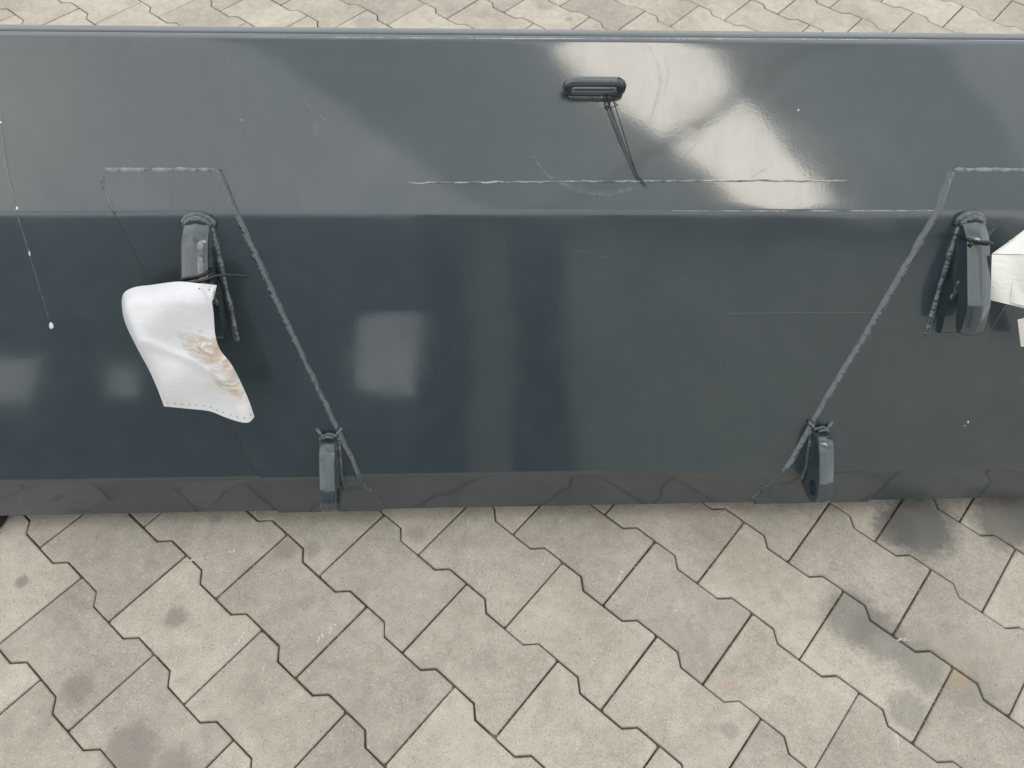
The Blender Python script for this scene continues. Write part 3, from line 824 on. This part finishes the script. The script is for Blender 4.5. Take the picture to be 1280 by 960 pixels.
ltorg = b2w(at_q(235, 356, .085))
lt = bpy.data.objects.new('hanging_label', None); coll.objects.link(lt); lt.location = ltorg
tagit(lt, 'crumpled blank white plastic label with brown smears, tied to the left hook', 'label')
sh, PL_ = sheet_mesh('label_sheet', lambda u, v: coons(lt_top, lt_bot, lt_lef, lt_rit, u, v), lt_q, 44, 60, TAGW, ltorg, lt)
# small turned corner where the tie goes through
def cf(u, v): 
    a = (250+u*21, 355+1.5*u); b = (262+u*4, 355+20*1.0); return (a[0]+(b[0]-a[0])*(1-v)*.9, a[1]+(b[1]-a[1])*(1-v))
sheet_mesh('turned_corner', cf, lambda u, v: .104-.010*u-.004*v, 6, 6, TAGW, ltorg, lt)
# stitch holes along the lower edge and top corner
dots = [(.06+.075*i, .035) for i in range(13)]
dv_, df_ = [], []
def dotat(P, u, v, r, org):
    p = P(u, v); a = (P(min(u+.02, 1), v)-p); a = (a if a.length > 1e-6 else Vector((1, 0, 0))).normalized(); b = (P(u, min(1, v+.02))-p).normalized()
    nr = a.cross(b).normalized()
    if nr.dot(w2b(CAM)-p) < 0: nr = -nr
    b0 = len(dv_)
    for k in range(8):
        an = 2*math.pi*k/8; dv_.append(b2w(p+a*math.cos(an)*r+b*math.sin(an)*r+nr*.0005)-org)
    df_.append(tuple(range(b0, b0+8)))
for u, v in dots: dotat(PL_, u, v, .0010, ltorg)
dotat(PL_, .86, .965, .0011, ltorg); dotat(PL_, .96, .962, .0011, ltorg)
so_ = link('stitch_holes', mesh('stitch_holes', dv_, df_), DOT, lt); so_['kind'] = 'stuff'

# tie on the left hook
def hookring(xa, xb, t, tilt, qb, qf, n=22):
    xm = (xa+xb)/2; hw = (xb-xa)/2+.0022; P = []
    for i in range(n):
        a = 2*math.pi*i/n
        c, s = math.cos(a), math.sin(a)
        ex_ = math.copysign(abs(c)**.6, c); ey_ = math.copysign(abs(s)**.75, s)
        P.append(mid(xm+ex_*hw, t+tilt*c, (qb+qf)/2+ey_*(qf-qb)/2))
    return P
tie_l = bpy.data.objects.new('cable_tie', None); coll.objects.link(tie_l); tl_org = b2w(mid(-.39, .345, .06)); tie_l.location = tl_org
tagit(tie_l, 'black cable tie with its long tail sticking out right, around the left hook', 'cable tie', 'cable ties around the hooks')
P = hookring(-.419, -.381, .352, .006, .022, .0665); P.append(P[0])
tube_w('loop', P, .0025, BLACK, tie_l, 6, tl_org)
tube_w('tie_head', [at_q(258, 352, .075), at_q(266, 347, .075)], .0032, BLACK, tie_l, 6, tl_org)
tube_w('tail', catmull([at_q(240, 354, .078), at_q(258, 350, .078), at_q(270, 345, .078), at_q(290, 344, .072), at_q(313, 346, .066)]), lambda i, t: .0027*(1-.35*t), BLACK, tie_l, 6, tl_org)
tie_r = bpy.data.objects.new('cable_tie', None); coll.objects.link(tie_r); tr_org = b2w(mid(.764, .392, .05)); tie_r.location = tr_org
tagit(tie_r, 'black cable tie pulled tight around the right hook', 'cable tie', 'cable ties around the hooks')
P = hookring(.752, .788, .397, -.003, .012, .0515); P.append(P[0])
tube_w('loop', P, .0027, BLACK, tie_r, 6, tr_org)
tube_w('tie_head', [at_q(1211, 308, .05), at_q(1216, 303, .053)], .0036, BLACK, tie_r, 6, tr_org)

# right label: folded sheet that leaves the frame on the right
rt_org = b2w(at_q(1242, 320, .05))
rl = bpy.data.objects.new('hanging_label', None); coll.objects.link(rl); rl.location = rt_org
tagit(rl, 'folded cream plastic label beside the right hook, at the photo edge', 'label')
bil = lambda a, b, c, d: (lambda u, v: tuple(((1-u)*(1-v)*a[k]+u*(1-v)*b[k]+u*v*c[k]+(1-u)*v*d[k]) for k in (0, 1)))
sheet_mesh('upper_flap', bil((1240, 317), (1302, 319), (1300, 273), (1262, 301)), lambda u, v: .048+.012*u-.018*v+.002*math.sin(7*u), 14, 8, TAGW.copy() if False else TAGC, rt_org, rl)
sheet_mesh('middle_panel', bil((1238, 375), (1312, 393), (1312, 320), (1240, 318)), lambda u, v: .052+.010*u+.004*math.sin(3.1*v)+.0025*math.sin(9*u+2*v), 22, 14, TAGC, rt_org, rl)
sheet_mesh('lower_flap', bil((1276, 433), (1315, 438), (1315, 388), (1272, 400)), lambda u, v: .045+.010*u+.012*v+.002*math.sin(6*u), 12, 8, TAGC, rt_org, rl)
sheet_mesh('pocket', bil((1262, 378), (1306, 388), (1306, 342), (1268, 344)), lambda u, v: .0565+.010*u+.002*math.sin(8*u+3*v), 14, 8, TAGC, rt_org, rl)

# black rubber pad under the left end
pc = ground(-26, 644)
bm = bmesh.new(); bmesh.ops.create_cone(bm, cap_ends=True, segments=40, radius1=.055, radius2=.050, depth=.035)
bmesh.ops.translate(bm, verts=bm.verts, vec=(0, 0, .0185)); me = bpy.data.meshes.new('support_pad')
bmesh.ops.bevel(bm, geom=[e for e in bm.edges if e.calc_length() < .02], offset=.004, segments=2, affect='EDGES'); bm.to_mesh(me); bm.free()
pad = link('support_pad', me, RUB, None, True); sharp(me, R(40)); pad.location = (pc.x, pc.y, 0)
tagit(pad, 'round black rubber pad on the paving under the bottom edge, at far left', 'support pad')

# ------------------------------------------------------------------ unseen yard behind the camera, laid out to give the paint its reflections
HALLM, t, b = mat('unseen_hall_render', (.42, .41, .37), .85)
t.links.new(ramp(t, tnoise(t, gpos(t), 1.2, 5), [(.3, (.48, .47, .42)), (.7, (.58, .57, .52))]), b.inputs['Base Color'])
BLUE, _, _ = mat('band_post_steel', (.03, .045, .06), .5)
CLAD, _, _ = mat('unseen_yard_cladding', (.13, .155, .17), .6)
def onwall(px, py, y=-8.7):
    d = mirror(px, py, MN); x, s_ = hit(px, py); p = b2w(surf(x, s_)); q = p+d*((y-p.y)/d.y); return q.x, q.z
def wbox(name, a, b_, mt, parent, org):
    bm = bmesh.new(); bmesh.ops.create_cube(bm, size=1)
    for v in bm.verts: v.co = Vector(((a[i]+b_[i])/2-org[i]+v.co[i]*(b_[i]-a[i]) for i in range(3)))
    me = bpy.data.meshes.new(name); bm.to_mesh(me); bm.free(); return link(name, me, mt, parent)
XB = [onwall(px, 440)[0] for px in (0, 52, 128, 178, 452, 521, 585, 642, 708, 1280)]
hall = bpy.data.objects.new('unseen_storage_hall', None); coll.objects.link(hall); hall.location = (XB[6], -8.5, 0)
tagit(hall, 'unseen long beige storage hall with added dark blue steel posts across the yard, mirrored in the paint', 'building')
ho = hall.location
wbox('wall', (XB[6]-.2, -9.1, 0), (16, -8.9, 5.6), HALLM, hall, ho)
wbox('roof', (XB[5]-.1, -9.6, 5.6), (16.1, -8.4, 5.8), CLAD, hall, ho)
for x0, x1 in ((XB[5], XB[6]), (XB[7], XB[8])):  # posts added to mirror as dark bands in the middle panel
    wbox('band_post', (x0, -8.85, 0), (x1, -8.65, 5.59), BLUE, hall, ho)
shed = bpy.data.objects.new('unseen_workshop', None); coll.objects.link(shed); shed.location = (XB[2], -8.7, 0)
tagit(shed, 'unseen grey blue clad workshop with wall gaps added for pale reflections, across the yard, mirrored in the paint', 'building')
so2 = shed.location
def sky_gap(x0, x1, za, zb):  # gap to the sky, placed to mirror as a pale patch
    wbox('wall', (x0, -8.85, 0), (x1, -8.7, za), CLAD, shed, so2); wbox('wall', (x0, -8.85, zb), (x1, -8.7, 5.6), CLAD, shed, so2)
wbox('wall', (-14, -8.85, 0), (XB[0]-.35, -8.7, 5.6), CLAD, shed, so2)
sky_gap(XB[0]-.35, XB[1], onwall(20, 512)[1], onwall(20, 448)[1])
wbox('wall', (XB[1], -8.85, 0), (XB[2], -8.7, 5.6), CLAD, shed, so2)
sky_gap(XB[2], XB[3], onwall(150, 505)[1], onwall(150, 455)[1])
wbox('wall', (XB[3], -8.85, 0), (XB[4], -8.7, 5.6), CLAD, shed, so2)
sky_gap(XB[4], XB[5], onwall(490, 498)[1], onwall(490, 393)[1])
# unseen sheets and bar added overhead to shape the sun's mirrored patch
MASKM, t, b = mat('sunmask_fabric', (.8, .8, .78), .8)
tr = t.nodes.new('ShaderNodeBsdfTranslucent'); tr.inputs[0].default_value = (.84, .87, .88, 1)
df = t.nodes.new('ShaderNodeBsdfDiffuse'); df.inputs[0].default_value = (.8, .8, .8, 1)
ms = t.nodes.new('ShaderNodeMixShader'); ms.inputs[0].default_value = .75
t.links.new(df.outputs[0], ms.inputs[1]); t.links.new(tr.outputs[0], ms.inputs[2])
t.links.new(ms.outputs[0], [n for n in t.nodes if n.type == 'OUTPUT_MATERIAL'][0].inputs[0])
def overhead(px, py, z=5.0):
    d = mirror(px, py, NT); x, s_ = hit(px, py); p0 = b2w(surf(x, s_)); return p0+d*((z-p0.z)/d.z)
def sunmask(p, q, side, width, ext, label):
    a, b_ = overhead(*p), overhead(*q); dd = (b_-a).normalized(); nn = Vector((-dd.y, dd.x, 0))
    if nn.dot(overhead(*side)-a) < 0: nn = -nn
    c = [a-dd*ext, b_+dd*ext, b_+dd*ext+nn*width, a-dd*ext+nn*width]
    vs = [v-a for v in c]+[v-a+Vector((0, 0, .004)) for v in c]
    o = link('sunmask', fixn(mesh('sunmask', vs, [(0, 1, 2, 3), (7, 6, 5, 4), (0, 4, 5, 1), (1, 5, 6, 2), (2, 6, 7, 3), (3, 7, 4, 0)])), MASKM); o.location = a
    tagit(o, label, 'sunmask')
sunmask((732, 100), (912, 243), (700, 240), 1.1, 2.5, 'added white translucent awning strip high overhead, left of the open gap')
sunmask((885, 60), (1015, 212), (1015, 60), 1.1, 2.5, 'added white translucent awning strip high overhead, right of the open gap')
g0, g1 = overhead(925, 112), overhead(800, 192)
dd = (g1-g0).normalized(); a, b_ = g0-dd*3, g1+dd*3
BARM, _, _ = mat('sunbar_paint', (.75, .76, .76), .5)
sunbar_ob = tube('overhead_sunbar', [a-g0, (a+b_)/2-g0, b_-g0], .036, BARM, None, 12); sunbar_ob.location = g0-Vector((0, 0, .06))
tagit(sunbar_ob, 'added white overhead pipe crossing the gap between two added awning strips, mirrored in the upper panel', 'sunbar')

scene.render.engine = 'CYCLES'
scene.render.resolution_x = 1024; scene.render.resolution_y = 768
